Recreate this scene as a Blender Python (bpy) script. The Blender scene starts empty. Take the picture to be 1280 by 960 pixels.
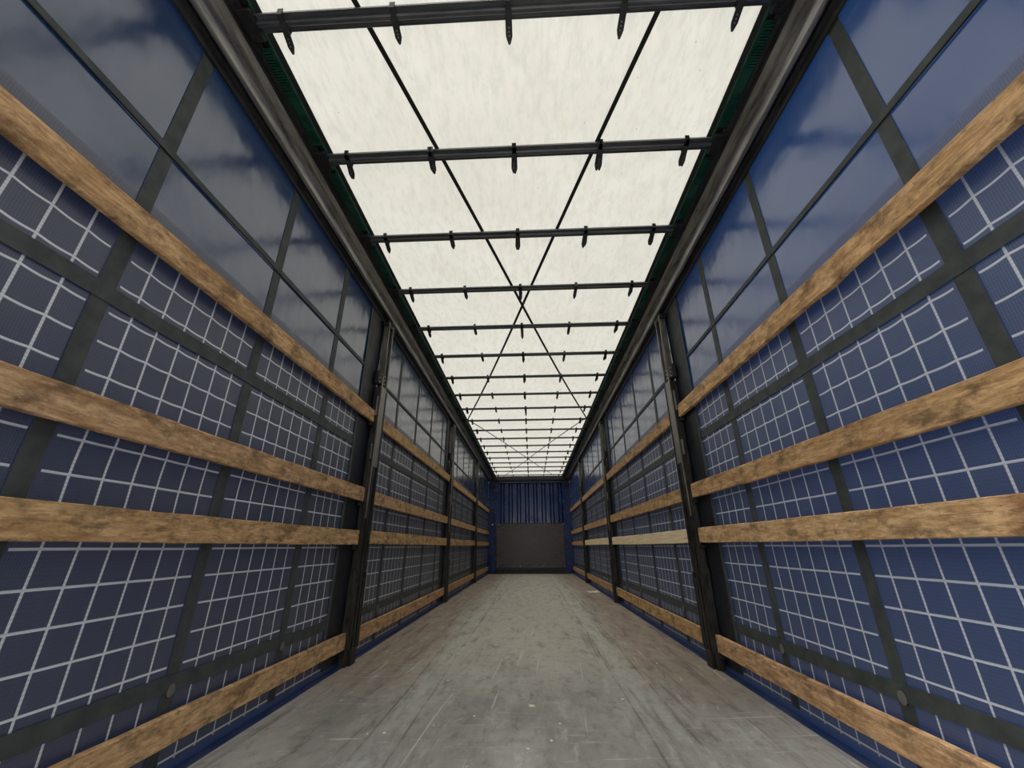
import bpy, bmesh, math, random
from mathutils import Vector, Matrix
random.seed(7)
C = bpy.context.scene.collection
SC = bpy.context.scene

# ---------------------------------------------------------------- camera
F_PX, PITCH, YAW, ROLL = 503.86, 0.3830, -0.0432, -0.0043
CAM = Vector((0.0391, 0.0, 0.7477))
cd = bpy.data.cameras.new('camera'); cam = bpy.data.objects.new('camera', cd); C.objects.link(cam)
cd.sensor_fit = 'HORIZONTAL'; cd.sensor_width = 36.0; cd.lens = F_PX / 1280 * 36.0
cd.clip_start = 0.02; cd.clip_end = 200
fw = Vector((math.sin(YAW) * math.cos(PITCH), math.cos(YAW) * math.cos(PITCH), math.sin(PITCH)))
rt = Vector((math.cos(YAW), -math.sin(YAW), 0)); up = rt.cross(fw)
r2 = math.cos(ROLL) * rt + math.sin(ROLL) * up; u2 = -math.sin(ROLL) * rt + math.cos(ROLL) * up
m = Matrix((r2, u2, -fw)).transposed().to_4x4(); m.translation = CAM
cam.matrix_world = m
SC.camera = cam

# ---------------------------------------------------------------- light
w = bpy.data.worlds.new('sky'); SC.world = w; w.use_nodes = True
nt = w.node_tree; nt.nodes.clear()
wo = nt.nodes.new('ShaderNodeOutputWorld'); bg = nt.nodes.new('ShaderNodeBackground')
tc = nt.nodes.new('ShaderNodeTexCoord'); sx = nt.nodes.new('ShaderNodeSeparateXYZ')
rp = nt.nodes.new('ShaderNodeValToRGB')
nt.links.new(tc.outputs['Generated'], sx.inputs[0])
mr = nt.nodes.new('ShaderNodeMapRange'); mr.inputs['From Min'].default_value = -1; mr.inputs['From Max'].default_value = 1
nt.links.new(sx.outputs['Z'], mr.inputs['Value']); nt.links.new(mr.outputs[0], rp.inputs[0])
rp.color_ramp.elements[0].position = 0.46; rp.color_ramp.elements[0].color = (0.55, 0.53, 0.50, 1)   # sunlit yard paving below the horizon
rp.color_ramp.elements[1].position = 0.52; rp.color_ramp.elements[1].color = (1.9, 1.95, 2.05, 1)     # bright hazy horizon
e_ = rp.color_ramp.elements.new(0.80); e_.color = (1.0, 1.08, 1.2, 1)
nt.links.new(rp.outputs[0], bg.inputs['Color']); bg.inputs['Strength'].default_value = 1.0
nt.links.new(bg.outputs[0], wo.inputs['Surface'])

sd = bpy.data.lights.new('sun', 'SUN'); sun = bpy.data.objects.new('sun', sd); C.objects.link(sun)
sd.energy = 14.0; sd.angle = math.radians(70); sd.color = (1.0, 0.96, 0.88)
SUN_TO = Vector((0.22, 0.25, -1.0))
sun.rotation_euler = SUN_TO.to_track_quat('-Z', 'Y').to_euler()

vs = SC.view_settings
vs.view_transform = 'Standard'; vs.look = 'None'; vs.exposure = 0.0; vs.gamma = 1.0; vs.use_curve_mapping = False
SC.cycles.max_bounces = 8; SC.cycles.diffuse_bounces = 5; SC.cycles.transmission_bounces = 6
SC.cycles.sample_clamp_indirect = 6.0

# ---------------------------------------------------------------- node helper
class N:
    def __init__(s, name):
        s.m = bpy.data.materials.new(name); s.m.use_nodes = True
        s.t = s.m.node_tree; s.t.nodes.clear()
        s.out = s.t.nodes.new('ShaderNodeOutputMaterial')
    def n(s, t): return s.t.nodes.new(t)
    def l(s, a, b): s.t.links.new(a, b)
    def put(s, sock, v):
        if isinstance(v, (int, float)): sock.default_value = v
        elif isinstance(v, tuple): sock.default_value = v if len(v) == len(sock.default_value) else tuple(v) + (1.0,)
        else: s.l(v, sock)
    def math(s, op, a, b=None, c=None, clamp=False):
        k = s.n('ShaderNodeMath'); k.operation = op; k.use_clamp = clamp
        for i, v in enumerate((a, b, c)):
            if v is not None: s.put(k.inputs[i], v)
        return k.outputs[0]
    def xyz(s, obj=True, vec=None):
        if vec is None:
            t = s.n('ShaderNodeTexCoord'); vec = t.outputs['Object']
        p = s.n('ShaderNodeSeparateXYZ'); s.l(vec, p.inputs[0]); return p.outputs[0], p.outputs[1], p.outputs[2]
    def comb(s, x, y, z):
        k = s.n('ShaderNodeCombineXYZ')
        for i, v in enumerate((x, y, z)): s.put(k.inputs[i], v)
        return k.outputs[0]
    def noise(s, vec, scale, detail=4, rough=0.55, dist=0.0):
        k = s.n('ShaderNodeTexNoise'); s.l(vec, k.inputs['Vector']); k.inputs['Scale'].default_value = scale
        k.inputs['Detail'].default_value = detail; k.inputs['Roughness'].default_value = rough; k.inputs['Distortion'].default_value = dist
        return k.outputs[0]
    def voro(s, vec, scale):
        k = s.n('ShaderNodeTexVoronoi'); s.l(vec, k.inputs['Vector']); k.inputs['Scale'].default_value = scale; return k.outputs['Distance']
    def smooth(s, v, a, b, lo=0.0, hi=1.0):
        k = s.n('ShaderNodeMapRange'); k.interpolation_type = 'SMOOTHSTEP'; s.put(k.inputs['Value'], v)
        k.inputs['From Min'].default_value = a; k.inputs['From Max'].default_value = b
        k.inputs['To Min'].default_value = lo; k.inputs['To Max'].default_value = hi; return k.outputs[0]
    def mix(s, f, a, b, mode='MIX'):
        k = s.n('ShaderNodeMix'); k.data_type = 'RGBA'; k.blend_type = mode
        s.put(k.inputs[0], f); s.put(k.inputs[6], a); s.put(k.inputs[7], b); return k.outputs[2]
    def bump(s, h, dist, strength=1.0):
        k = s.n('ShaderNodeBump'); s.l(h, k.inputs['Height']); k.inputs['Distance'].default_value = dist
        k.inputs['Strength'].default_value = strength; return k.outputs[0]
    def bsdf(s, col, rough=0.6, metal=0.0, normal=None, spec=None):
        b = s.n('ShaderNodeBsdfPrincipled'); s.put(b.inputs['Base Color'], col); s.put(b.inputs['Roughness'], rough)
        s.put(b.inputs['Metallic'], metal)
        if spec is not None: s.put(b.inputs['Specular IOR Level'], spec)
        if normal is not None: s.l(normal, b.inputs['Normal'])
        return b.outputs[0]
    def done(s, sh): s.l(sh, s.out.inputs['Surface']); return s.m

def objrand(n):
    k = n.n('ShaderNodeObjectInfo'); return k.outputs['Random'], k.outputs['Color']

# ---------------------------------------------------------------- materials
def mat_roof():
    n = N('translucent_roof_pvc'); t = n.n('ShaderNodeTexCoord').outputs['Object']
    x, y, z = n.xyz(vec=t)
    big = n.noise(t, 1.6, 5, 0.6); fine = n.noise(n.comb(x, n.math('MULTIPLY', y, 0.35), z), 26, 5, 0.7)
    streak = n.noise(n.comb(n.math('MULTIPLY', x, 6), n.math('MULTIPLY', y, 1.2), z), 3, 5, 0.7)
    a = n.mix(n.smooth(big, 0.3, 0.7), (0.82, 0.80, 0.70), (0.90, 0.875, 0.79))
    a = n.mix(n.smooth(fine, 0.42, 0.72, 0, 0.60), a, (0.66, 0.67, 0.60))
    a = n.mix(n.smooth(streak, 0.48, 0.72, 0, 0.55), a, (0.72, 0.69, 0.58))
    sp = n.voro(t, 9.0); a = n.mix(n.smooth(sp, 0.03, 0.05, 0.5, 0), a, (0.35, 0.34, 0.28))
    tr = n.n('ShaderNodeBsdfTranslucent'); n.l(a, tr.inputs[0])
    df = n.n('ShaderNodeBsdfDiffuse'); n.l(a, df.inputs[0])
    mx = n.n('ShaderNodeMixShader'); mx.inputs[0].default_value = 0.138; n.l(df.outputs[0], mx.inputs[1]); n.l(tr.outputs[0], mx.inputs[2])
    tp = n.n('ShaderNodeBsdfTransparent')   # open weave lets a little light straight through
    m2 = n.n('ShaderNodeMixShader'); m2.inputs[0].default_value = 0.08; n.l(mx.outputs[0], m2.inputs[1]); n.l(tp.outputs[0], m2.inputs[2])
    return n.done(m2.outputs[0])

Y_BAND, P_BAND = 1.01, 0.704
def mat_curtain(name, tint, glow):
    n = N(name); t = n.n('ShaderNodeTexCoord').outputs['Object']
    x, y, z = n.xyz(vec=t)
    wob = n.noise(t, 2.2, 2, 0.5)
    dz = n.math('MULTIPLY', n.math('SUBTRACT', wob, 0.5), 0.007)
    dy = n.math('MULTIPLY', dz, 0.6)
    u = n.math('FLOORED_MODULO', n.math('SUBTRACT', y, Y_BAND), P_BAND)
    ud = n.math('ADD', u, dy)
    v = n.math('DIVIDE', n.math('SUBTRACT', ud, 0.108), 0.0975)
    fv = n.math('ABSOLUTE', n.math('SUBTRACT', v, n.math('ROUND', v)))
    vl = n.smooth(fv, 0.028, 0.048, 1, 0)
    vl = n.math('MULTIPLY', vl, n.math('MULTIPLY', n.math('GREATER_THAN', v, -0.3), n.math('LESS_THAN', v, 5.3)))
    # horizontal threads hang in small scallops between the vertical ones, more so high up
    scal = n.math('MULTIPLY', n.math('ABSOLUTE', n.math('SINE', n.math('MULTIPLY', v, math.pi))), n.smooth(z, 0.9, 1.5, 0.0, 0.004))
    zz = n.math('DIVIDE', n.math('SUBTRACT', n.math('ADD', n.math('ADD', z, dz), scal), 0.045), 0.1)
    fz = n.math('ABSOLUTE', n.math('SUBTRACT', zz, n.math('ROUND', zz)))
    hl = n.smooth(fz, 0.026, 0.044, 1, 0)
    hl = n.math('MULTIPLY', hl, n.math('MULTIPLY', n.math('GREATER_THAN', u, 0.036), n.math('LESS_THAN', u, 0.668)))
    hl = n.math('MULTIPLY', hl, n.math('GREATER_THAN', n.math('ABSOLUTE', n.math('SUBTRACT', z, 0.2)), 0.1))
    grid = n.math('MAXIMUM', vl, hl)
    # no grid behind the posts, above the topmost slat or in the bottom hem
    gate = n.math('MULTIPLY', n.math('LESS_THAN', z, 1.78), n.math('GREATER_THAN', z, 0.035))
    gate = n.math('MULTIPLY', gate, n.math('GREATER_THAN', n.math('PINGPONG', n.math('SUBTRACT', y, 3.21), 1.655), 0.27))
    grid = n.math('MULTIPLY', grid, gate)
    # woven backing ribs
    rib = n.math('SINE', n.math('MULTIPLY', y, 2 * math.pi / 0.0072)); ribz = n.math('SINE', n.math('MULTIPLY', z, 2 * math.pi / 0.011))
    rb = n.math('MULTIPLY', n.math('MULTIPLY_ADD', rib, 0.32, 0.5), n.math('MULTIPLY_ADD', ribz, 0.2, 0.85))
    woven = n.smooth(z, 1.870, 1.892, 1, 0)
    patch = wob
    dirt = n.noise(n.comb(x, n.math('MULTIPLY', y, 2.5), n.math('MULTIPLY', z, 0.8)), 2.4, 6, 0.65)
    smoothc = n.mix(n.smooth(patch, 0.35, 0.7), tint[0], tint[1])
    smoothc = n.mix(n.smooth(dirt, 0.56, 0.75, 0, 0.30), smoothc, (0.05, 0.055, 0.06))
    wv = n.mix(rb, tint[2], tint[3])
    wv = n.mix(n.smooth(dirt, 0.52, 0.72, 0, 0.3), wv, (0.05, 0.052, 0.055))
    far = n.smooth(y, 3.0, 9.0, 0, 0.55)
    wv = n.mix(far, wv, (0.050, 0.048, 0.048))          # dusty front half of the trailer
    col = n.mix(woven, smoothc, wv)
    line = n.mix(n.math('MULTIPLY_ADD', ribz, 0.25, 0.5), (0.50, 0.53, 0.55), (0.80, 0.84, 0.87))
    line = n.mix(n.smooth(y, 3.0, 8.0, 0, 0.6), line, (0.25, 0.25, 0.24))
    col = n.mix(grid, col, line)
    col = n.mix(n.math('LESS_THAN', z, 0.028), col, (0.012, 0.045, 0.17))
    # surface: smooth glossy PVC above, woven below
    wr = n.noise(n.comb(x, n.math('MULTIPLY', y, 1.3), z), 2.3, 3, 0.5)
    wr2 = n.noise(n.comb(x, n.math('MULTIPLY', y, 2.4), n.math('MULTIPLY', z, 0.8)), 5.0, 2, 0.5)
    wr2 = n.math('MULTIPLY', wr2, n.smooth(y, 1.2, 4.0, 0.02, 0.14))
    h = n.math('ADD', n.math('MULTIPLY', wr, 0.35), wr2)
    h = n.math('ADD', h, n.math('MULTIPLY', n.math('MULTIPLY', rb, woven), 0.015))
    nm = n.bump(h, 0.05, 0.55)
    rough = n.mix(woven, (0.20, 0.20, 0.20), (0.48, 0.48, 0.48))
    rough = n.math('ADD', rough, n.math('MULTIPLY', n.math('SUBTRACT', dirt, 0.5), 0.25))
    b = n.bsdf(col, rough, 0, nm, 0.5)
    b.node.inputs['IOR'].default_value = 2.1
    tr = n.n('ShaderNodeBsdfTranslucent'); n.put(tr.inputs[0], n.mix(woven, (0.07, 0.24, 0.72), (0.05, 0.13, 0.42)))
    mx = n.n('ShaderNodeMixShader'); n.put(mx.inputs[0], n.smooth(y, 0.8, 3.6, glow, glow * 0.22)); n.l(b, mx.inputs[1]); n.l(tr.outputs[0], mx.inputs[2])  # translucency fades along Y, so the blue daylight glow stays near the rear
    return n.done(mx.outputs[0])

def mat_strap():
    n = N('grey_reinforcing_strap'); t = n.n('ShaderNodeTexCoord').outputs['Object']; x, y, z = n.xyz(vec=t)
    d = n.noise(t, 14, 5, 0.6)
    c = n.mix(n.smooth(d, 0.3, 0.7), (0.045, 0.054, 0.056), (0.076, 0.086, 0.082))
    b = n.bsdf(c, 0.62, 0, None, 0.3)
    tr = n.n('ShaderNodeBsdfTranslucent'); n.put(tr.inputs[0], (0.10, 0.13, 0.12))
    mx = n.n('ShaderNodeMixShader'); mx.inputs[0].default_value = 0.05; n.l(b, mx.inputs[1]); n.l(tr.outputs[0], mx.inputs[2])
    return n.done(mx.outputs[0])

def mat_wood(stained=False):
    n = N('stained_softwood' if stained else 'weathered_softwood'); t = n.n('ShaderNodeTexCoord').outputs['Object']
    r, oc = objrand(n)
    x, y, z = n.xyz(vec=t)
    off = n.math('MULTIPLY', r, 57.0)
    yy = n.math('ADD', y, off)
    g = n.noise(n.comb(n.math('MULTIPLY', x, 8), n.math('MULTIPLY', yy, 2.4), n.math('MULTIPLY', z, 16)), 2.2, 7, 0.68, 0.9)
    g2 = n.noise(n.comb(n.math('MULTIPLY', x, 20), n.math('MULTIPLY', yy, 9.0), n.math('MULTIPLY', z, 55)), 2.4, 5, 0.7)
    blot = n.noise(n.comb(x, n.math('MULTIPLY', yy, 2.2), n.math('MULTIPLY', z, 4)), 3.2, 7, 0.72)
    blot2 = n.noise(n.comb(x, n.math('MULTIPLY', yy, 5), n.math('MULTIPLY', z, 7)), 4.0, 6, 0.75)
    c = n.mix(n.smooth(g, 0.32, 0.68), (0.45, 0.265, 0.125), (0.77, 0.52, 0.29))
    c = n.mix(n.smooth(g2, 0.42, 0.66, 0, 0.5), c, (0.20, 0.115, 0.055))
    c = n.mix(n.smooth(blot, 0.46, 0.68, 0, 0.80), c, (0.13, 0.085, 0.05))
    c = n.mix(n.smooth(blot2, 0.57, 0.72, 0, 0.8), c, (0.085, 0.055, 0.035))
    c = n.mix(n.smooth(blot2, 0.24, 0.38, 0.7, 0), c, (0.85, 0.67, 0.45))
    kv = n.voro(n.comb(x, n.math('MULTIPLY', yy, 0.45), n.math('MULTIPLY', z, 0.8)), 4.2)
    c = n.mix(n.smooth(kv, 0.04, 0.085, 0.85, 0), c, (0.12, 0.06, 0.03))
    spk = n.noise(n.comb(x, n.math('MULTIPLY', yy, 14), n.math('MULTIPLY', z, 34)), 2.0, 4, 0.7)
    c = n.mix(n.smooth(spk, 0.60, 0.72, 0, 0.40), c, (0.92, 0.74, 0.50))
    c = n.mix(n.smooth(spk, 0.28, 0.40, 0.40, 0), c, (0.15, 0.085, 0.045))
    if stained:   # rusty red stain and a long split near the rear end
        rs = n.math('MULTIPLY', n.smooth(n.math('ADD', y, n.math('MULTIPLY', blot2, 0.25)), 1.22, 1.42, 1, 0), n.smooth(g, 0.25, 0.5, 0.55, 1.0))
        c = n.mix(n.math('MULTIPLY', rs, 0.75), c, (0.22, 0.045, 0.022))
        sp_ = n.math('MULTIPLY', n.smooth(n.math('ABSOLUTE', n.math('SUBTRACT', z, 0.010)), 0.0006, 0.0014, 1, 0), n.math('MULTIPLY', n.math('GREATER_THAN', y, 1.27), n.math('LESS_THAN', y, 1.42)))
        c = n.mix(n.math('MULTIPLY', sp_, 0.6), c, (0.14, 0.05, 0.02))
    c = n.mix(1.0, c, oc, 'MULTIPLY')
    h = n.math('ADD', n.math('MULTIPLY', g2, 0.6), blot2)
    return n.done(n.bsdf(c, 0.78, 0, n.bump(h, 0.004, 0.6), 0.2))

def mat_new_wood():
    n = N('fresh_pale_softwood'); t = n.n('ShaderNodeTexCoord').outputs['Object']; x, y, z = n.xyz(vec=t)
    g = n.noise(n.comb(n.math('MULTIPLY', x, 8), n.math('MULTIPLY', y, 2.0), n.math('MULTIPLY', z, 40)), 2.2, 6, 0.6, 0.4)
    c = n.mix(n.smooth(g, 0.35, 0.7), (0.95, 0.82, 0.57), (0.76, 0.58, 0.34))
    kv = n.voro(n.comb(x, n.math('MULTIPLY', y, 0.5), z), 3.7); c = n.mix(n.smooth(kv, 0.03, 0.08, 0.8, 0), c, (0.30, 0.17, 0.08))
    return n.done(n.bsdf(c, 0.6, 0, n.bump(g, 0.003, 0.5), 0.3))

def mat_floor():
    n = N('worn_plywood_floor'); t = n.n('ShaderNodeTexCoord').outputs['Object']; x, y, z = n.xyz(vec=t)
    big = n.noise(n.comb(x, n.math('MULTIPLY', y, 0.45), z), 2.0, 6, 0.65)
    st = n.noise(n.comb(n.math('MULTIPLY', x, 4), n.math('MULTIPLY', y, 1.3), z), 2.3, 7, 0.72, 0.4)
    cr = n.noise(n.comb(n.math('MULTIPLY', x, 1.2), n.math('MULTIPLY', y, 9), z), 2.3, 6, 0.7)
    fine = n.noise(t, 60, 3, 0.6)
    ax = n.math('ABSOLUTE', x)
    brown = n.math('MULTIPLY', n.smooth(n.math('ADD', ax, n.math('MULTIPLY', n.math('SUBTRACT', big, 0.5), 0.9)), 0.55, 0.95), n.smooth(y, 2.0, 3.4))
    c = n.mix(n.smooth(big, 0.3, 0.7), (0.23, 0.225, 0.215), (0.41, 0.40, 0.375))
    c = n.mix(n.math('MULTIPLY', brown, 0.75), c, (0.250, 0.185, 0.140))
    c = n.mix(n.smooth(n.math('ADD', y, n.math('MULTIPLY', big, 1.5)), 2.6, 4.6, 0, 0.65), c, n.mix(n.math('MULTIPLY', brown, 0.8), (0.62, 0.59, 0.50), (0.38, 0.29, 0.225)))
    c = n.mix(n.smooth(st, 0.52, 0.74, 0, 0.75), c, (0.14, 0.125, 0.11))
    c = n.mix(n.smooth(st, 0.30, 0.46, 0.65, 0), c, (0.50, 0.51, 0.49))
    c = n.mix(n.smooth(cr, 0.55, 0.72, 0, 0.6), c, (0.52, 0.51, 0.48))
    c = n.mix(n.smooth(cr, 0.28, 0.42, 0.45, 0), c, (0.18, 0.165, 0.15))
    weave = n.math('MULTIPLY', n.math('SINE', n.math('MULTIPLY', y, 2 * math.pi / 0.012)), n.math('SINE', n.math('MULTIPLY', x, 2 * math.pi / 0.012)))
    c = n.mix(n.math('MULTIPLY_ADD', weave, 0.10, 0.10), c, (0.06, 0.055, 0.05))
    ls = n.noise(n.comb(n.math('MULTIPLY', x, 9), n.math('MULTIPLY', y, 0.6), 4.0), 1.6, 6, 0.7, 0.3)
    c = n.mix(n.math('MULTIPLY', n.smooth(ls, 0.52, 0.66, 0, 0.6), n.smooth(ax, 0.25, 0.6, 0.2, 1)), c, (0.12, 0.10, 0.085))
    md_ = n.noise(n.comb(n.math('MULTIPLY', x, 2.2), n.math('MULTIPLY', y, 1.4), 9.0), 7.0, 7, 0.75)
    c = n.mix(n.smooth(md_, 0.50, 0.68, 0, 0.50), c, (0.15, 0.13, 0.105))
    c = n.mix(n.smooth(md_, 0.30, 0.42, 0.35, 0), c, (0.56, 0.55, 0.50))
    # scratches dragged along and across
    for k, (sx_, sy_, lo) in enumerate(((46, 1.0, 0.655), (2.2, 40, 0.70), (26, 7, 0.70))):
        rot = n.n('ShaderNodeVectorRotate'); n.l(t, rot.inputs['Vector']); rot.inputs['Angle'].default_value = (0.05, -0.10, 0.35)[k]
        rx, ry, rz = n.xyz(vec=rot.outputs[0])
        s_ = n.noise(n.comb(n.math('MULTIPLY', rx, sx_), n.math('MULTIPLY', ry, sy_), k * 3.7), 1.0, 3, 0.5, 0.3)
        c = n.mix(n.smooth(s_, lo, lo + 0.05, 0, 0.6), c, (0.62, 0.62, 0.58))
    # pallet-jack tracks: two pale scuffed runs with a dark rim
    for cx_, wd in ((-0.60, 0.05), (0.62, 0.06)):
        d = n.math('ABSOLUTE', n.math('SUBTRACT', n.math('ADD', x, n.math('MULTIPLY', n.math('SUBTRACT', n.noise(n.comb(0.0, y, cx_), 0.5, 2), 0.5), 0.06)), cx_))
        msk = n.math('MULTIPLY', n.smooth(d, wd * 0.4, wd * 1.6, 1, 0), n.smooth(st, 0.35, 0.6, 1, 0.25))
        c = n.mix(n.math('MULTIPLY', msk, 0.42), c, (0.50, 0.53, 0.50))
        ln = n.smooth(n.math('ABSOLUTE', n.math('SUBTRACT', d, wd * 1.5)), 0.003, 0.008, 1, 0)
        c = n.mix(n.math('MULTIPLY', ln, n.smooth(st, 0.35, 0.6, 0.0, 0.5)), c, (0.07, 0.06, 0.055))
    crumb = n.voro(t, 16); cm = n.noise(t, 3.0, 2)
    c = n.mix(n.math('MULTIPLY', n.smooth(crumb, 0.035, 0.06, 1, 0), n.smooth(cm, 0.50, 0.6)), c, (0.48, 0.46, 0.42))
    h = n.math('ADD', st, n.math('MULTIPLY', fine, 0.5))
    rg = n.smooth(st, 0.3, 0.7, 0.52, 0.78)
    return n.done(n.bsdf(c, rg, 0, n.bump(h, 0.004, 0.5), 0.35))

def mat_metal(name, c1, c2, rough, metal, sc=9, spec=0.5, stretch=(1, 1, 1)):
    n = N(name); t = n.n('ShaderNodeTexCoord').outputs['Object']; x, y, z = n.xyz(vec=t)
    v = n.comb(n.math('MULTIPLY', x, stretch[0]), n.math('MULTIPLY', y, stretch[1]), n.math('MULTIPLY', z, stretch[2]))
    d = n.noise(v, sc, 6, 0.65)
    c = n.mix(n.smooth(d, 0.35, 0.68), c1, c2)
    return n.done(n.bsdf(c, n.smooth(d, 0.3, 0.7, rough - 0.08, rough + 0.1), metal, n.bump(d, 0.002, 0.3), spec))

POSTS = (3.23, 6.57, 9.85)
M = {}
M['roof'] = mat_roof()
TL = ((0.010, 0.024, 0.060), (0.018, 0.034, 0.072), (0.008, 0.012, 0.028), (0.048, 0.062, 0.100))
TR = ((0.012, 0.030, 0.110), (0.022, 0.042, 0.125), (0.010, 0.020, 0.055), (0.065, 0.095, 0.180))  # same curtain, bluer and paler: daylight on this side put into the colour
M['curtL'] = mat_curtain('blue_curtain_left', TL, 0.016); M['curtR'] = mat_curtain('blue_curtain_right', TR, 0.085)  # right sheet made more translucent, standing in for sun outside that side
M['strap'] = mat_strap(); M['wood'] = mat_wood(); M['newwood'] = mat_new_wood(); M['stainwood'] = mat_wood(True); M['floor'] = mat_floor()
M['alu'] = mat_metal('dirty_aluminium', (0.20, 0.20, 0.19), (0.42, 0.42, 0.40), 0.34, 0.8, 7, 0.5, (6, 0.6, 6))
M['aludark'] = mat_metal('grimy_aluminium', (0.022, 0.022, 0.024), (0.05, 0.05, 0.05), 0.5, 0.3, 7, 0.4, (3, 0.8, 3))
M['bow'] = mat_metal('bow_steel', (0.09, 0.10, 0.11), (0.17, 0.175, 0.18), 0.42, 0.55, 8, 0.5, (0.6, 5, 5))
M['black'] = mat_metal('black_plastic', (0.008, 0.008, 0.009), (0.018, 0.018, 0.018), 0.55, 0.0, 12)
M['strip'] = mat_metal('black_brace_strip', (0.010, 0.010, 0.011), (0.020, 0.020, 0.020), 0.6, 0.0, 12)
M['rubber'] = mat_metal('dark_rubber_loop', (0.020, 0.021, 0.024), (0.040, 0.042, 0.046), 0.55, 0.0, 20)
M['green'] = mat_metal('green_plastic', (0.004, 0.050, 0.028), (0.010, 0.085, 0.050), 0.40, 0.0, 14)
M['post'] = mat_metal('greasy_black_post', (0.010, 0.010, 0.009), (0.045, 0.042, 0.036), 0.48, 0.45, 11, 0.5, (3, 3, 0.8))
M['postlight'] = mat_metal('worn_galvanised_post', (0.13, 0.125, 0.105), (0.27, 0.26, 0.225), 0.42, 0.65, 8, 0.5, (3, 3, 0.6))
M['bluesteel'] = mat_metal('blue_painted_steel', (0.003, 0.016, 0.085), (0.006, 0.026, 0.125), 0.20, 0.0, 3, 0.5)
M['bluerail'] = mat_metal('blue_side_rail_paint', (0.007, 0.026, 0.110), (0.030, 0.048, 0.11), 0.45, 0.0, 5, 0.5)
M['ply'] = mat_metal('dark_film_faced_plywood', (0.022, 0.016, 0.015), (0.080, 0.062, 0.056), 0.32, 0.0, 6, 0.5, (0.8, 1, 3))
M['sill'] = mat_metal('dark_steel_sill', (0.016, 0.016, 0.018), (0.040, 0.038, 0.036), 0.5, 0.3, 6)
M['rivet'] = mat_metal('grey_patch', (0.10, 0.105, 0.095), (0.16, 0.16, 0.145), 0.5, 0.0, 30)
M['bright'] = mat_metal('bright_bolt_metal', (0.45, 0.45, 0.43), (0.65, 0.65, 0.62), 0.35, 0.8, 30)
M['white'] = mat_metal('white_scrap', (0.62, 0.61, 0.57), (0.82, 0.81, 0.78), 0.7, 0.0, 30)
M['chip'] = mat_metal('pale_chip', (0.50, 0.44, 0.33), (0.74, 0.70, 0.60), 0.7, 0.0, 30)

# ---------------------------------------------------------------- mesh helpers
def box(bm, x0, x1, y0, y1, z0, z1):
    x0, x1 = min(x0, x1), max(x0, x1)
    v = [bm.verts.new(p) for p in ((x0,y0,z0),(x1,y0,z0),(x1,y1,z0),(x0,y1,z0),(x0,y0,z1),(x1,y0,z1),(x1,y1,z1),(x0,y1,z1))]
    for f in ((0,3,2,1),(4,5,6,7),(0,1,5,4),(1,2,6,5),(2,3,7,6),(3,0,4,7)): bm.faces.new([v[i] for i in f])
    return v
def cyl(bm, p0, p1, r, seg=12, r1=None):
    p0, p1 = Vector(p0), Vector(p1); d = (p1 - p0); L = d.length
    mt = Matrix.Translation((p0 + p1) / 2) @ d.to_track_quat('Z', 'Y').to_matrix().to_4x4()
    bmesh.ops.create_cone(bm, cap_ends=True, segments=seg, radius1=r, radius2=r if r1 is None else r1, depth=L, matrix=mt)
def bevel(bm, w, seg=1):
    bmesh.ops.bevel(bm, geom=list(bm.edges), offset=w, segments=seg, affect='EDGES', profile=0.5, clamp_overlap=True)
def extrude_profile(bm, prof, y0, y1, closed=True, n=1):
    """prof: (x, z) points swept along Y"""
    rings = []
    for k in range(n + 1):
        y = y0 + (y1 - y0) * k / n
        rings.append([bm.verts.new((x, y, z)) for x, z in prof])
    q = len(prof)
    for a, b in zip(rings, rings[1:]):
        for i in range(q if closed else q - 1):
            j = (i + 1) % q; bm.faces.new((a[i], a[j], b[j], b[i]))
    if closed:
        bm.faces.new(rings[0][::-1]); bm.faces.new(rings[-1])
def extrude_x(bm, prof, x0, x1):
    """prof: (y, z) points swept along X"""
    a = [bm.verts.new((x0, y, z)) for y, z in prof]; b = [bm.verts.new((x1, y, z)) for y, z in prof]
    q = len(prof)
    for i in range(q): j = (i + 1) % q; bm.faces.new((a[i], b[i], b[j], a[j]))
    bm.faces.new(a); bm.faces.new(b[::-1])
def obj(name, bm, mat, parent=None, smooth=False, loc=None):
    bmesh.ops.recalc_face_normals(bm, faces=list(bm.faces))
    me = bpy.data.meshes.new(name); bm.to_mesh(me); bm.free()
    me.materials.append(mat)
    if smooth:
        for p in me.polygons: p.use_smooth = True
        me.set_sharp_from_angle(angle=math.radians(35))
    o = bpy.data.objects.new(name, me); C.objects.link(o)
    if loc: o.location = loc
    if parent: o.parent = parent
    return o
def thick(o, t):
    md = o.modifiers.new('thickness', 'SOLIDIFY'); md.thickness = t; md.offset = 0.0
    return o
def empty(name, loc, label=None, cat=None, group=None, kind=None):
    o = bpy.data.objects.new(name, None); C.objects.link(o); o.location = loc; o.empty_display_size = 0.1
    return tag(o, label, cat, group, kind)
def tag(o, label=None, cat=None, group=None, kind=None):
    if label: o['label'] = label
    if cat: o['category'] = cat
    if group: o['group'] = group
    if kind: o['kind'] = kind
    return o
def copy_tree(o, parent=None):
    c = o.copy(); C.objects.link(c); c.parent = parent
    for ch in list(o.children): copy_tree(ch, c)
    return c

Y0, Y1 = -0.60, 13.10        # open rear end .. front bulkhead
XC = 1.285                   # curtain plane
XF = 1.24                    # floor edge
ZR = 2.842                   # roof sheet

# ---------------------------------------------------------------- structure
bm = bmesh.new(); box(bm, -XF, XF, Y0, Y1, -0.035, 0.0)
tag(obj('floor', bm, M['floor']), 'worn grey-brown plywood trailer floor with scratches and forklift tracks', None, None, 'structure')

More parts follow.
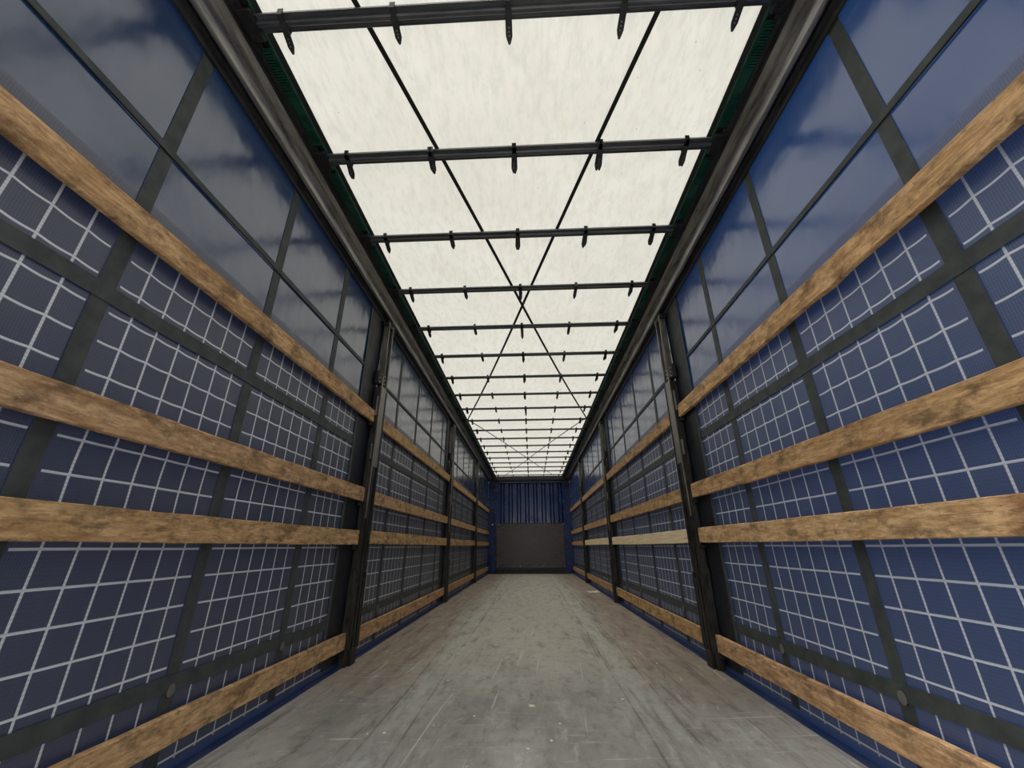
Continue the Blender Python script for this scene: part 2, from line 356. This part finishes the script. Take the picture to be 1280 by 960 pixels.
bm = bmesh.new()
NX, NY = 12, 200
g = [[bm.verts.new((-1.14 + 2.28 * i / NX, Y0 + (Y1 + 0.02 - Y0) * j / NY, ZR + 0.006 * math.sin(j * 1.1) * math.sin(i / NX * math.pi))) for i in range(NX + 1)] for j in range(NY + 1)]
for j in range(NY):
    for i in range(NX): bm.faces.new((g[j][i], g[j][i+1], g[j+1][i+1], g[j+1][i]))
tag(obj('ceiling', bm, M['roof'], smooth=True), 'cream translucent roof sheet glowing with daylight', None, None, 'structure')

SIDE = {-1: 'left', 1: 'right'}
for s in (-1, 1):
    bm = bmesh.new(); NYc, NZc = 240, 72
    def cx_(y, z):
        bul = 0.0
        for (a, b) in ((0.20, 0.77), (0.87, 1.07), (1.18, 1.70), (1.80, 2.72)):
            if a < z < b: bul = 0.004 * math.sin((z - a) / (b - a) * math.pi)
        return s * (XC + bul * (0.6 + 0.4 * math.sin(y * 2.1 + s)))
    g = [[bm.verts.new((cx_(Y0 + (Y1 - Y0) * j / NYc, -0.10 + 2.88 * k / NZc), Y0 + (Y1 - Y0) * j / NYc, -0.10 + 2.88 * k / NZc)) for k in range(NZc + 1)] for j in range(NYc + 1)]
    for j in range(NYc):
        for k in range(NZc): bm.faces.new((g[j][k], g[j+1][k], g[j+1][k+1], g[j][k+1]))
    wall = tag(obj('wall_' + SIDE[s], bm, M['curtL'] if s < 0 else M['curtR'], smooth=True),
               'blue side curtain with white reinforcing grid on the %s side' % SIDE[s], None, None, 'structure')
    # woven reinforcing straps welded to the curtain
    y = Y_BAND - P_BAND * 2
    k = 0
    while y < Y1 - 0.1:
        bm = bmesh.new()
        wd = 0.028
        zt = 2.76
        segs = 60
        pts = [(y + 0.004 * math.sin(z_ * 2.3 + k), z_) for z_ in [0.03 + (zt - 0.03) * q / segs for q in range(segs + 1)]]
        L = [bm.verts.new((cx_(p, z_) - s * 0.0022, p - wd, z_)) for p, z_ in pts]; R = [bm.verts.new((cx_(p, z_) - s * 0.0022, p + wd, z_)) for p, z_ in pts]
        for q in range(segs): bm.faces.new((L[q], R[q], R[q+1], L[q+1]))
        thick(obj('vertical_strap', bm, M['strap'], wall), 0.0015)
        if y > 0:
            bm = bmesh.new()
            bmesh.ops.create_circle(bm, cap_ends=True, segments=20, radius=0.021, matrix=Matrix.Translation((s * (XC - 0.0075), y, 0.268)) @ Matrix.Rotation(math.pi / 2, 4, 'Y'))
            for v in bm.verts: v.co.y = y + (v.co.y - y) * 0.85
            thick(obj('round_patch', bm, M['rivet'], wall), 0.0015)
        y += P_BAND; k += 1
    for zc, hw, nm in ((2.125, 0.014, 'horizontal_strap'), (1.492, 0.027, 'horizontal_strap'), (0.286, 0.028, 'horizontal_strap')):
        bm = bmesh.new(); segs = 160
        def zz(y): return zc + 0.004 * math.sin(y * 1.7 + s) + 0.002 * math.sin(y * 9)
        ys = [Y0 + (Y1 - Y0) * q / segs for q in range(segs + 1)]
        L = [bm.verts.new((cx_(q, zc) - s * 0.0045, q, zz(q) - hw)) for q in ys]; R = [bm.verts.new((cx_(q, zc) - s * 0.0045, q, zz(q) + hw)) for q in ys]
        for q in range(segs): bm.faces.new((L[q], L[q+1], R[q+1], R[q]))
        thick(obj(nm, bm, M['strap'], wall), 0.0015)
        if zc > 2:
            bm = bmesh.new()   # folded lower edge throws a thin line
            extrude_profile(bm, [(s * (XC - 0.006), zc - 0.0175), (s * XC, zc - 0.0175), (s * XC, zc - 0.0140), (s * (XC - 0.006), zc - 0.0140)], Y0, Y1)
            obj('folded_seam', bm, M['strip'], wall)
    # hem strips where the curtain is doubled beside each post
    for p in POSTS:
        for yy, hw in ((p - 0.315, 0.014),):
            bm = bmesh.new(); box(bm, s * (XC - 0.0085), s * (XC - 0.006), yy - hw, yy + hw, 0.05, 2.72)
            obj('seam_strip', bm, M['strap'], wall)
        bm = bmesh.new(); box(bm, s * (XC - 0.009), s * (XC - 0.0065), p - 0.30, p - 0.05, 0.03, 2.72)
        obj('seam_flap', bm, M['bluedark'] if 'bluedark' in M else M.setdefault('bluedark', mat_metal('dark_navy_pvc', (0.003, 0.005, 0.010), (0.006, 0.009, 0.017), 0.5, 0, 6)), wall)
    # painted side rail under the floor edge
    bm = bmesh.new()
    extrude_profile(bm, [(s * XF, -0.16), (s * 1.252, -0.16), (s * 1.252, -0.02), (s * (XC - 0.004), -0.02), (s * (XC - 0.004), 0.004), (s * XF, -0.004)], Y0, Y1)
    tag(obj('trim_%d' % (1 if s < 0 else 2), bm, M['bluerail']), 'blue painted side rail along the %s floor edge' % SIDE[s], None, None, 'structure')
    # roof rail profile, traced from floor-side upward: flange, groove, curved track, step
    rail = empty('roof_rail', (s * 1.2, Y0, 2.7), 'long grimy aluminium curtain track and roof rail along the %s side' % SIDE[s], 'roof rail', 'roof rails')
    def put(name, prof, mat, sm=False):
        bm = bmesh.new(); extrude_profile(bm, [(s * x_ - s * 1.2, z_ - 2.7) for x_, z_ in prof], 0, Y1 - Y0, True, 1)
        return obj(name, bm, mat, rail, sm)
    put('bottom_flange', [(1.279, 2.665), (1.279, 2.712), (1.246, 2.712), (1.246, 2.700), (1.268, 2.698), (1.268, 2.665)], M['aludark'])
    put('groove', [(1.279, 2.715), (1.279, 2.76), (1.235, 2.76), (1.235, 2.728), (1.246, 2.715)], M['black'])
    tr_ = [(1.221, 2.704)]
    for q in range(0, 9):
        a = q / 8; tr_.append((1.214 - 0.066 * a, 2.708 + 0.072 * (a ** 0.5)))
    tr_ += [(1.148, 2.80), (1.234, 2.80), (1.234, 2.704)]
    put('curtain_track', tr_, M['alu'], True)
    put('roller_ledge', [(1.148, 2.778), (1.147, 2.802), (1.118, 2.802), (1.118, 2.797), (1.140, 2.795), (1.140, 2.778)], M['aludark'])
    put('upper_web', [(1.1478, 2.804), (1.279, 2.804), (1.279, 2.835), (1.15, 2.835)], M['black'])
    put('edge_lip', [(1.068, 2.822), (1.045, 2.829), (1.045, 2.833), (1.069, 2.834), (1.148, 2.834), (1.148, 2.826)], M['strip'])

# front bulkhead
bm = bmesh.new()
prof = []
x = -1.03
bm_pts = []
P = 0.2575
while x < 1.06:
    bm_pts += [(x, 13.055), (x + 0.120, 13.055), (x + 0.160, 13.100), (x + 0.2175, 13.100)]
    x += P
a = [bm.verts.new((px, py, 1.40)) for px, py in bm_pts]; b = [bm.verts.new((px, py, 2.62)) for px, py in bm_pts]
for i in range(len(a) - 1): bm.faces.new((a[i], a[i+1], b[i+1], b[i]))
box(bm, -1.30, 1.30, 13.165, 13.19, -0.1, 2.86)
tag(obj('wall_front', bm, M['bluesteel']), 'blue corrugated steel front bulkhead at the far end', None, None, 'structure')
front = tag(bpy.data.objects.new('trim_3', None), 'blue and black steel frame around the front bulkhead', None, None, 'structure'); C.objects.link(front)
for s in (-1, 1):
    bm = bmesh.new(); box(bm, s * 1.03, s * 1.275, 12.99, 13.114, 0.0, 2.60); box(bm, s * 1.035, s * 1.07, 12.965, 12.99, 0.15, 2.60); bevel(bm, 0.004)
    c_ = obj('corner_column', bm, M['bluesteel'], front)
    bm = bmesh.new()
    for q in range(7): cyl(bm, (s * 1.05, 12.965, 0.4 + q * 0.33), (s * 1.05, 12.957, 0.4 + q * 0.33), 0.008, 8)
    r_ = obj('column_rivets', bm, M['bright'], front); r_['kind'] = 'stuff'
bm = bmesh.new(); box(bm, -1.03, 1.03, 12.97, 13.114, 2.60, 2.66); bevel(bm, 0.006); obj('lower_header', bm, M['bluesteel'], front)
bm = bmesh.new(); box(bm, -1.275, 1.275, 12.93, 13.114, 2.665, 2.815); box(bm, -1.14, 1.14, 12.91, 12.93, 2.70, 2.72); bevel(bm, 0.006); obj('header_beam', bm, M['aludark'], front)
bm = bmesh.new(); box(bm, -1.03, 1.03, 12.99, 13.114, 0.0, 0.15); box(bm, -1.03, 1.03, 12.975, 12.99, 0.10, 0.125); obj('bottom_sill', bm, M['sill'], front)
bm = bmesh.new(); box(bm, -1.03, 1.03, 13.01, 13.10, 0.151, 0.172); obj('blue_sill_strip', bm, M['bluesteel'], front)
bm = bmesh.new(); cyl(bm, (-1.138, 12.989, 1.368), (-1.138, 12.975, 1.368), 0.018, 14); obj('round_reflector', bm, M['white'], front)
for s in (-1, 1):
    bm = bmesh.new(); box(bm, s * 1.07, s * 1.25, 12.94, 12.985, 2.50, 2.66); bevel(bm, 0.008); obj('corner_bracket', bm, M['aludark'], front)

board = empty('plywood_board', (0, 13.04, 0.172), 'dark brown scuffed plywood kick board on the lower front bulkhead', 'board')
bm = bmesh.new(); box(bm, -1.0, 1.028, 12.985 - 13.04, 13.05 - 13.04, 0.002, 1.235); bevel(bm, 0.003); obj('panel', bm, M['ply'], board)
bm = bmesh.new(); box(bm, -1.0, 1.028, -0.062, -0.0555, 1.218, 1.232); obj('top_edging', bm, M['sill'], board)
bm = bmesh.new()
for xx in (-0.97, -0.3, 0.36, 1.01):
    for z_ in (0.03, 1.19) if abs(xx) > 0.9 else (0.03,): cyl(bm, (xx, -0.056, z_), (xx, -0.063, z_), 0.012, 10)
r_ = obj('bolt_heads', bm, M['bright'], board); r_['kind'] = 'stuff'

# ---------------------------------------------------------------- roof bows
NB = 19; SP = 0.6486; YB = 0.966
def tongue(t, length, lean, droop):
    a = droop * (0.6 + 0.8 * t)
    return Vector((lean * t, -0.008 + length * t * math.cos(a), -0.005 - length * t * math.sin(a)))
def loop_strap(length, lean, droop):
    """perforated rubber strap: band round the bar, then a tapering tongue reaching forward under it"""
    bm = bmesh.new()
    box(bm, -0.011, 0.011, -0.036, 0.036, -0.004, -0.001)
    box(bm, -0.011, 0.011, -0.038, -0.034, -0.001, 0.036); box(bm, -0.011, 0.011, 0.034, 0.038, -0.001, 0.036)
    n_ = 8; rows = []
    for q in range(n_ + 1):
        t = q / n_; hw = 0.0140 if t < 0.78 else 0.0140 * (1 - (t - 0.78) / 0.22 * 0.72)
        p = tongue(t, length, lean, droop)
        rows.append([bm.verts.new((p.x + a, p.y, p.z + b)) for a, b in ((-hw, -0.0022), (hw, -0.0022), (hw, 0.0022), (-hw, 0.0022))])
    for r0, r1 in zip(rows, rows[1:]):
        for i in range(4): j = (i + 1) % 4; bm.faces.new((r0[i], r0[j], r1[j], r1[i]))
    bm.faces.new(rows[0]); bm.faces.new(rows[-1])
    return bm
def holes(length, lean, droop):
    bm = bmesh.new()
    for t in (0.50, 0.62, 0.74):
        p = tongue(t, length, lean, droop); cyl(bm, (p.x, p.y, p.z - 0.0022), (p.x, p.y, p.z - 0.0032), 0.0030, 8)
    return bm
ORD = ['nearest', 'second', 'third', 'fourth', 'fifth', 'sixth', 'seventh', 'eighth', 'ninth', 'tenth', 'eleventh', 'twelfth', 'thirteenth',
       'fourteenth', 'fifteenth', 'sixteenth', 'seventeenth', 'eighteenth', 'last']
ZB = 2.792   # underside of the bows
# prototype pieces
def bar_bm():
    bm = bmesh.new()
    prof = [(-0.034, 0.012), (-0.034, 0.022), (-0.014, 0.022), (-0.010, 0.030), (0.010, 0.030), (0.014, 0.022), (0.034, 0.022), (0.034, 0.012), (0.030, 0.012), (0.030, 0.016),
            (0.013, 0.016), (0.011, 0.004), (0.006, 0.0), (-0.006, 0.0), (-0.011, 0.004), (-0.013, 0.016), (-0.030, 0.016), (-0.030, 0.012)]
    extrude_x(bm, prof, -1.085, 1.085); return bm
def carriage_bm(s):
    bm = bmesh.new()
    box(bm, s * 1.072, s * 1.132, -0.060, 0.060, -0.004, 0.034); box(bm, s * 1.10, s * 1.142, -0.085, 0.085, 0.004, 0.026); bevel(bm, 0.004)
    cyl(bm, (s * 1.105, -0.03, -0.010), (s * 1.105, -0.03, 0.0), 0.011, 10); cyl(bm, (s * 1.105, 0.03, -0.010), (s * 1.105, 0.03, 0.0), 0.011, 10)
    return bm
def hinge_bm(s):
    # green folding strip reaching to the next bow: ribbed, plain, ribbed
    bm = bmesh.new(); a, b = s * 1.074, s * 1.136
    y0, y1 = 0.088, SP - 0.088; L = y1 - y0
    box(bm, a, b, y0, y1, 0.016, 0.020)
    for k in range(2):
        ya = y0 + 0.01 if k == 0 else y0 + L * 0.64; yb = y0 + L * 0.40 if k == 0 else y1 - 0.01
        n_ = 15
        for q in range(n_):
            yc = ya + (yb - ya) * (q + 0.5) / n_
            box(bm, s * 1.079, s * 1.130, yc - 0.0035, yc + 0.0035, 0.008, 0.016)
    return bm
bar = bar_bm(); proto = empty('roof_bow', (0, YB, ZB))
obj('crossbar', bar, M['bow'], proto)
for s in (-1, 1):
    obj('carriage', carriage_bm(s), M['black'], proto)
    obj('folding_strip', hinge_bm(s), M['green'], proto)
    bm = bmesh.new(); box(bm, s * 1.066, s * 1.072, 0.0, SP, 0.014, 0.030); obj('fold_edge', bm, M['green'], proto)
for k in range(NB):
    o = proto if k == 0 else copy_tree(proto)
    y = YB + SP * k
    if k == NB - 1: y = 12.70
    o.location = (0, y, ZB)
    if k == NB - 1:
        for ch in list(o.children):
            if ch.name.startswith(('folding_strip', 'fold_edge')): bpy.data.objects.remove(ch)
    near = 'dark metal roof bow with five long rubber straps, '
    o['label'] = (near + 'nearest, at the photo top') if k == 0 else \
                 ('dark metal roof bow, last one before the front bulkhead header' if k == NB - 1 else 'dark metal roof bow under the cream sheet, %s from the near end' % ORD[k])
    o['category'] = 'roof bow'; o['group'] = 'roof bows under the translucent sheet'
    for j in range(5):
        xs = -0.955 + j * 0.4725
        if k >= 3 and j in (1, 3): continue
        if k == 0: ln, dr = (0.105, 0.092, 0.110, 0.112, 0.108)[j], (0.20, 0.15, 0.22, 0.22, 0.20)[j]
        elif k == 1: ln, dr = (0.100, 0.095, 0.105, 0.108, 0.105)[j], (0.25, 0.20, 0.25, 0.28, 0.28)[j]
        elif k == 2: ln, dr = (0.09, 0.075, 0.10, 0.09, 0.10)[j], 0.35
        else: ln, dr = random.uniform(0.055, 0.08), random.uniform(0.2, 0.5)
        if k in (4, 8, 16) and j == 2: ln, dr = 0.11, 0.8
        lean = random.uniform(-0.008, 0.008)
        st = obj('strap', loop_strap(ln, lean, dr), M['rubber'], o, loc=(xs + random.uniform(-0.006, 0.006), 0, 0))
        if k < 2: obj('strap_studs', holes(ln, lean, dr), M['bright'], st)['kind'] = 'stuff'
# one rear bow and sheet edge behind the camera so the rail reads continuous at the frame edge
o = copy_tree(proto); o.location = (0, YB - SP, ZB); tag(o, 'dark metal roof bow just behind the photo edge overhead', 'roof bow', 'roof bows under the translucent sheet')

# diagonal brace strips between bows and sheet
for (xa, ya, xb, yb), lab in zip(((-1.10, -0.60 - 0.0, 1.04, 6.80), (1.10, -0.60, -1.04, 6.80), (-1.04, 6.80, 0.80, 12.98), (1.04, 6.80, -0.80, 12.98)),
        ('black diagonal brace strip under the near roof, running from near left to far right',
         'black diagonal brace strip under the near roof, running from near right to far left',
         'black diagonal brace strip under the far roof, running from left rail towards the bulkhead',
         'black diagonal brace strip under the far roof, running from right rail towards the bulkhead')):
    bm = bmesh.new(); A = Vector((xa, ya, 0)); B = Vector((xb, yb, 0)); D = (B - A).normalized(); nn = Vector((-D.y, D.x, 0)) * 0.0115
    segs = 40; rows = []
    for q in range(segs + 1):
        p = A.lerp(B, q / segs); bow = 0.020 * math.sin(q / segs * math.pi * 2) * (1 if xa < 0 else -1)
        zb = 2.828 + 0.0012 * (-1 if xa > 0 else 1)
        p = p + Vector((bow, 0, zb)); rows.append([bm.verts.new(p + d_) for d_ in (-nn, nn, nn + Vector((0, 0, 0.0018)), -nn + Vector((0, 0, 0.0018)))])
    for r0, r1 in zip(rows, rows[1:]):
        for i in range(4): j = (i + 1) % 4; bm.faces.new((r0[i], r0[j], r1[j], r1[i]))
    bm.faces.new(rows[0]); bm.faces.new(rows[-1])
    tag(obj('diagonal_brace', bm, M['strip']), lab, 'brace strip', 'diagonal brace strips under the roof')

# ---------------------------------------------------------------- side posts
SLZ = (1.752, 1.124, 0.817, 0.152)
def make_post(s):
    p = empty('side_post', (0, 0, 0))
    def part(name, boxes, mat, bv=0.002, parent=p):
        bm = bmesh.new()
        for (x0, x1, y0, y1, z0, z1) in boxes: box(bm, s * x0, s * x1, y0, y1, z0, z1)
        if bv: bevel(bm, bv)
        return obj(name, bm, mat, parent)
    # lower sleeve, 0 .. 0.62, with ridges and a stepped top; foot pin
    part('lower_sleeve', [(1.222, 1.272, -0.085, 0.085, 0.0, 0.60), (1.210, 1.2225, -0.085, -0.060, 0.10, 0.60), (1.210, 1.2225, 0.060, 0.085, 0.10, 0.57),
                          (1.206, 1.2225, -0.040, -0.008, 0.10, 0.63), (1.206, 1.2225, 0.012, 0.040, 0.10, 0.53)], M['post'])
    part('foot', [(1.205, 1.238, -0.045, 0.045, 0.0, 0.10)], M['post'])
    part('column', [(1.236, 1.270, -0.075, 0.075, 0.60, 2.02), (1.214, 1.236, -0.075, -0.056, 0.60, 2.02), (1.214, 1.236, 0.056, 0.075, 0.60, 2.02), (1.220, 1.2365, -0.018, 0.018, 0.60, 1.35)], M['post'])
    part('face_plate', [(1.218, 1.2365, -0.054, 0.054, 1.35, 2.04)], M['postlight'], 0.003)
    part('side_strip', [(1.209, 1.216, -0.078, -0.060, 0.95, 2.06)], M['postlight'], 0.001)
    # upper part: two slim guides with a dark gap between them
    part('upper_guide', [(1.212, 1.262, -0.066, -0.048, 2.06, 2.665)], M['postlight'])
    part('upper_guide', [(1.212, 1.262, 0.034, 0.050, 2.04, 2.665)], M['postlight'])
    part('gap_web', [(1.256, 1.270, -0.046, 0.032, 2.04, 2.66)], M['black'])
    part('latch_block', [(1.226, 1.2555, -0.046, 0.031, 2.05, 2.17)], M['black'], 0.004)
    part('guide_rib', [(1.206, 1.2115, -0.060, -0.050, 2.12, 2.40)], M['postlight'], 0.001)
    l_ = part('latch_plate', [(1.232, 1.266, -0.118, -0.070, 2.04, 2.16)], M['black'], 0.003)
    bm = bmesh.new()
    for q in range(3):
        cyl(bm, (s * 1.231, -0.095, 2.06 + q * 0.035), (s * 1.225, -0.095, 2.06 + q * 0.035), 0.006, 8)
        cyl(bm, (s * 1.225, -0.005, 2.07 + q * 0.035), (s * 1.219, -0.005, 2.07 + q * 0.035), 0.006, 8)
    obj('latch_studs', bm, M['bright'], l_)['kind'] = 'stuff'
    part('top_hanger', [(1.215, 1.266, -0.09, 0.09, 2.62, 2.664)], M['black'], 0.003)
    # slat pockets on both flanks
    for z in SLZ:
        for e in (-1, 1):
            ya, yb = (-0.112, -0.0765) if e < 0 else (0.0765, 0.112)
            bx = [(1.2660, 1.272, ya, yb, z - 0.085, z + 0.055), (1.238, 1.272, ya, yb, z - 0.085, z - 0.062)]
            part('slat_pocket', bx, M['post'], 0.001)
    for z0, z1 in ((1.76, 1.93), (1.40, 1.52)):
        part('side_lug', [(1.222, 1.234, -0.098, -0.079, z0, z1)], M['postlight'], 0.002)
    return p
PL = ('first', 'second', 'third')
for s in (-1, 1):
    pr = make_post(s)
    for k, py in enumerate(POSTS):
        o = pr if k == 0 else copy_tree(pr)
        o.location = (0, py, 0)
        tag(o, 'greasy black steel side post with slat pockets, %s along the %s curtain' % (('nearest', 'middle', 'farthest')[k], SIDE[s]), 'side post', 'side posts of the trailer')

# ---------------------------------------------------------------- wooden slats
BAYS = ((-0.12, POSTS[0] - 0.087), (POSTS[0] + 0.087, POSTS[1] - 0.087), (POSTS[1] + 0.087, POSTS[2] - 0.087), (POSTS[2] + 0.087, 12.95))
ROW = ('topmost', 'second highest', 'third highest', 'lowest')
BAYL = ('in the nearest bay', 'between nearest and middle posts', 'between middle and farthest posts', 'beside the front bulkhead')
for s in (-1, 1):
    for b_, (ya, yb) in enumerate(BAYS):
        for r_, z in enumerate(SLZ):
            L = yb - ya; bm = bmesh.new(); nseg = 28
            H = 0.050; xi, xo = 1.2385, 1.2640
            new = (s == 1 and r_ == 2 and b_ in (1, 2))
            sag = random.uniform(-0.005, 0.004); tilt = random.uniform(-0.004, 0.004)
            if b_ == 0 and r_ == 0: tilt = 0.0
            rr = random.Random(b_ * 10 + r_ + s * 100); rows = []
            for q in range(nseg + 1):
                t = q / nseg; y = ya + L * t
                zc = sag * math.sin(t * math.pi) + tilt * (t - 0.5) * 2
                c_ = 0.003
                e1, e2, e3, e4 = (rr.uniform(-1, 1) * 0.0013 for _ in range(4))
                if b_ == 0 and r_ == 0 and s > 0 and 0.43 < t < 0.47: e2 -= 0.008
                pr_ = [(xi + c_, -H + e2), (xi, -H + c_ + e2), (xi, H - c_ + e1), (xi + c_, H + e1), (xo - c_, H + e1), (xo, H - c_), (xo, -H + c_), (xo - c_, -H + e2)]
                rows.append([bm.verts.new((s * (px - 1.25), y - ya, pz + zc)) for px, pz in pr_])
            for r0, r1 in zip(rows, rows[1:]):
                for i in range(8): j = (i + 1) % 8; bm.faces.new((r0[i], r0[j], r1[j], r1[i]))
            bm.faces.new(rows[0]); bm.faces.new(rows[-1])
            o = obj('wooden_slat', bm, M['newwood'] if new else M['wood'], None, loc=(s * 1.25, ya, z))
            v = rr.uniform(0.88, 1.08)
            if s > 0 and b_ == 0: v *= 1.14  # near right slats coloured lighter, for the stronger light on that side
            if s < 0 and b_ == 0 and r_ == 2: v *= 0.95
            o.color = (v, v * rr.uniform(0.95, 1.0), v * rr.uniform(0.88, 1.0), 1)
            if new: lab = 'fresh pale wooden slat on the right curtain, ' + BAYL[b_]
            else: lab = '%s weathered wooden slat on the %s curtain, %s' % (ROW[r_], SIDE[s], BAYL[b_])
            tag(o, lab, 'slat', 'wooden slats across the side curtains')
            if s > 0 and b_ == 0 and r_ == 2: o.data.materials[0] = M['stainwood']

# ---------------------------------------------------------------- litter on the floor
bm = bmesh.new(); rr = random.Random(5); n_ = 22
top = bm.verts.new((0, 0, 0.014)); ring = []; ring2 = []
for q in range(n_):
    a_ = q / n_ * 2 * math.pi; r = 0.10 * (1 + rr.uniform(-0.28, 0.22))
    ring.append(bm.verts.new((math.cos(a_) * r * 1.05, math.sin(a_) * r * 1.25, 0.002 + rr.uniform(0, 0.006))))
    ring2.append(bm.verts.new((math.cos(a_) * r * 0.55, math.sin(a_) * r * 0.65, 0.006 + rr.uniform(0, 0.022))))
for q in range(n_):
    j = (q + 1) % n_; bm.faces.new((ring[q], ring[j], ring2[j], ring2[q])); bm.faces.new((ring2[q], ring2[j], top))
tag(thick(obj('plastic_scrap', bm, M['white'], loc=(1.10, 7.90, 0.0012)), 0.0008), 'crumpled white plastic scrap on the floor beside the right wall', 'scrap')
def sliver(L, w_, bend, h):
    bm = bmesh.new(); rows = []; n_ = 8
    for q in range(n_ + 1):
        t = q / n_; hw = w_ * (0.35 + 0.65 * math.sin(max(0.05, t) * math.pi * 0.95)); y = (t - 0.5) * L
        off = bend * math.sin(t * math.pi)
        rows.append([bm.verts.new((y, off - hw, 0.0)), bm.verts.new((y, off + hw, 0.0)), bm.verts.new((y, off + hw * 0.6, h)), bm.verts.new((y, off - hw * 0.6, h))])
    for r0, r1 in zip(rows, rows[1:]):
        for i in range(4): j = (i + 1) % 4; bm.faces.new((r0[i], r0[j], r1[j], r1[i]))
    bm.faces.new(rows[0]); bm.faces.new(rows[-1]); return bm
o = tag(obj('wood_splinter', sliver(0.095, 0.0025, 0.002, 0.003), M['chip'], loc=(-0.289, 3.01, 0.0)), 'thin pale wood splinter lying on the middle of the floor', 'splinter'); o.rotation_euler.z = 0.75
o = tag(obj('wood_shaving', sliver(0.045, 0.004, -0.008, 0.008), M['chip'], loc=(0.021, 2.50, 0.0)), 'small curled wood shaving on the near floor centre', 'shaving'); o.rotation_euler.z = -0.5
ch = None
spots = [(-0.684, 2.142), (0.879, 3.304), (0.009, 2.026), (-0.416, 2.234), (0.107, 2.099), (-0.614, 2.152), (0.743, 4.228), (-0.98, 3.9), (-0.756, 3.105), (0.152, 2.279),
         (-1.15, 5.4), (-1.17, 9.5), (-0.78, 8.3), (-0.71, 8.25), (0.5, 2.6), (-0.25, 2.35)]
for k, (px, py) in enumerate(spots):
    if ch is None:
        bm = bmesh.new(); bmesh.ops.create_icosphere(bm, subdivisions=1, radius=0.0055)
        rr = random.Random(3)
        for v in bm.verts: v.co.x *= 1.5; v.co.z = v.co.z * 0.5 + 0.0027; v.co *= rr.uniform(0.8, 1.15)
        mz = min(v.co.z for v in bm.verts)
        for v in bm.verts: v.co.z -= mz
        ch = obj('wood_chip', bm, M['white']); o = ch
    else:
        o = ch.copy(); C.objects.link(o)
    o.location = (px, py, 0); o.rotation_euler.z = k * 1.3; sc_ = 0.7 + (k * 37 % 10) / 14; o.scale = (sc_,) * 3
    tag(o, 'tiny pale chip of debris lying loose on the trailer floor', 'debris chip', 'tiny pale chips on the floor')
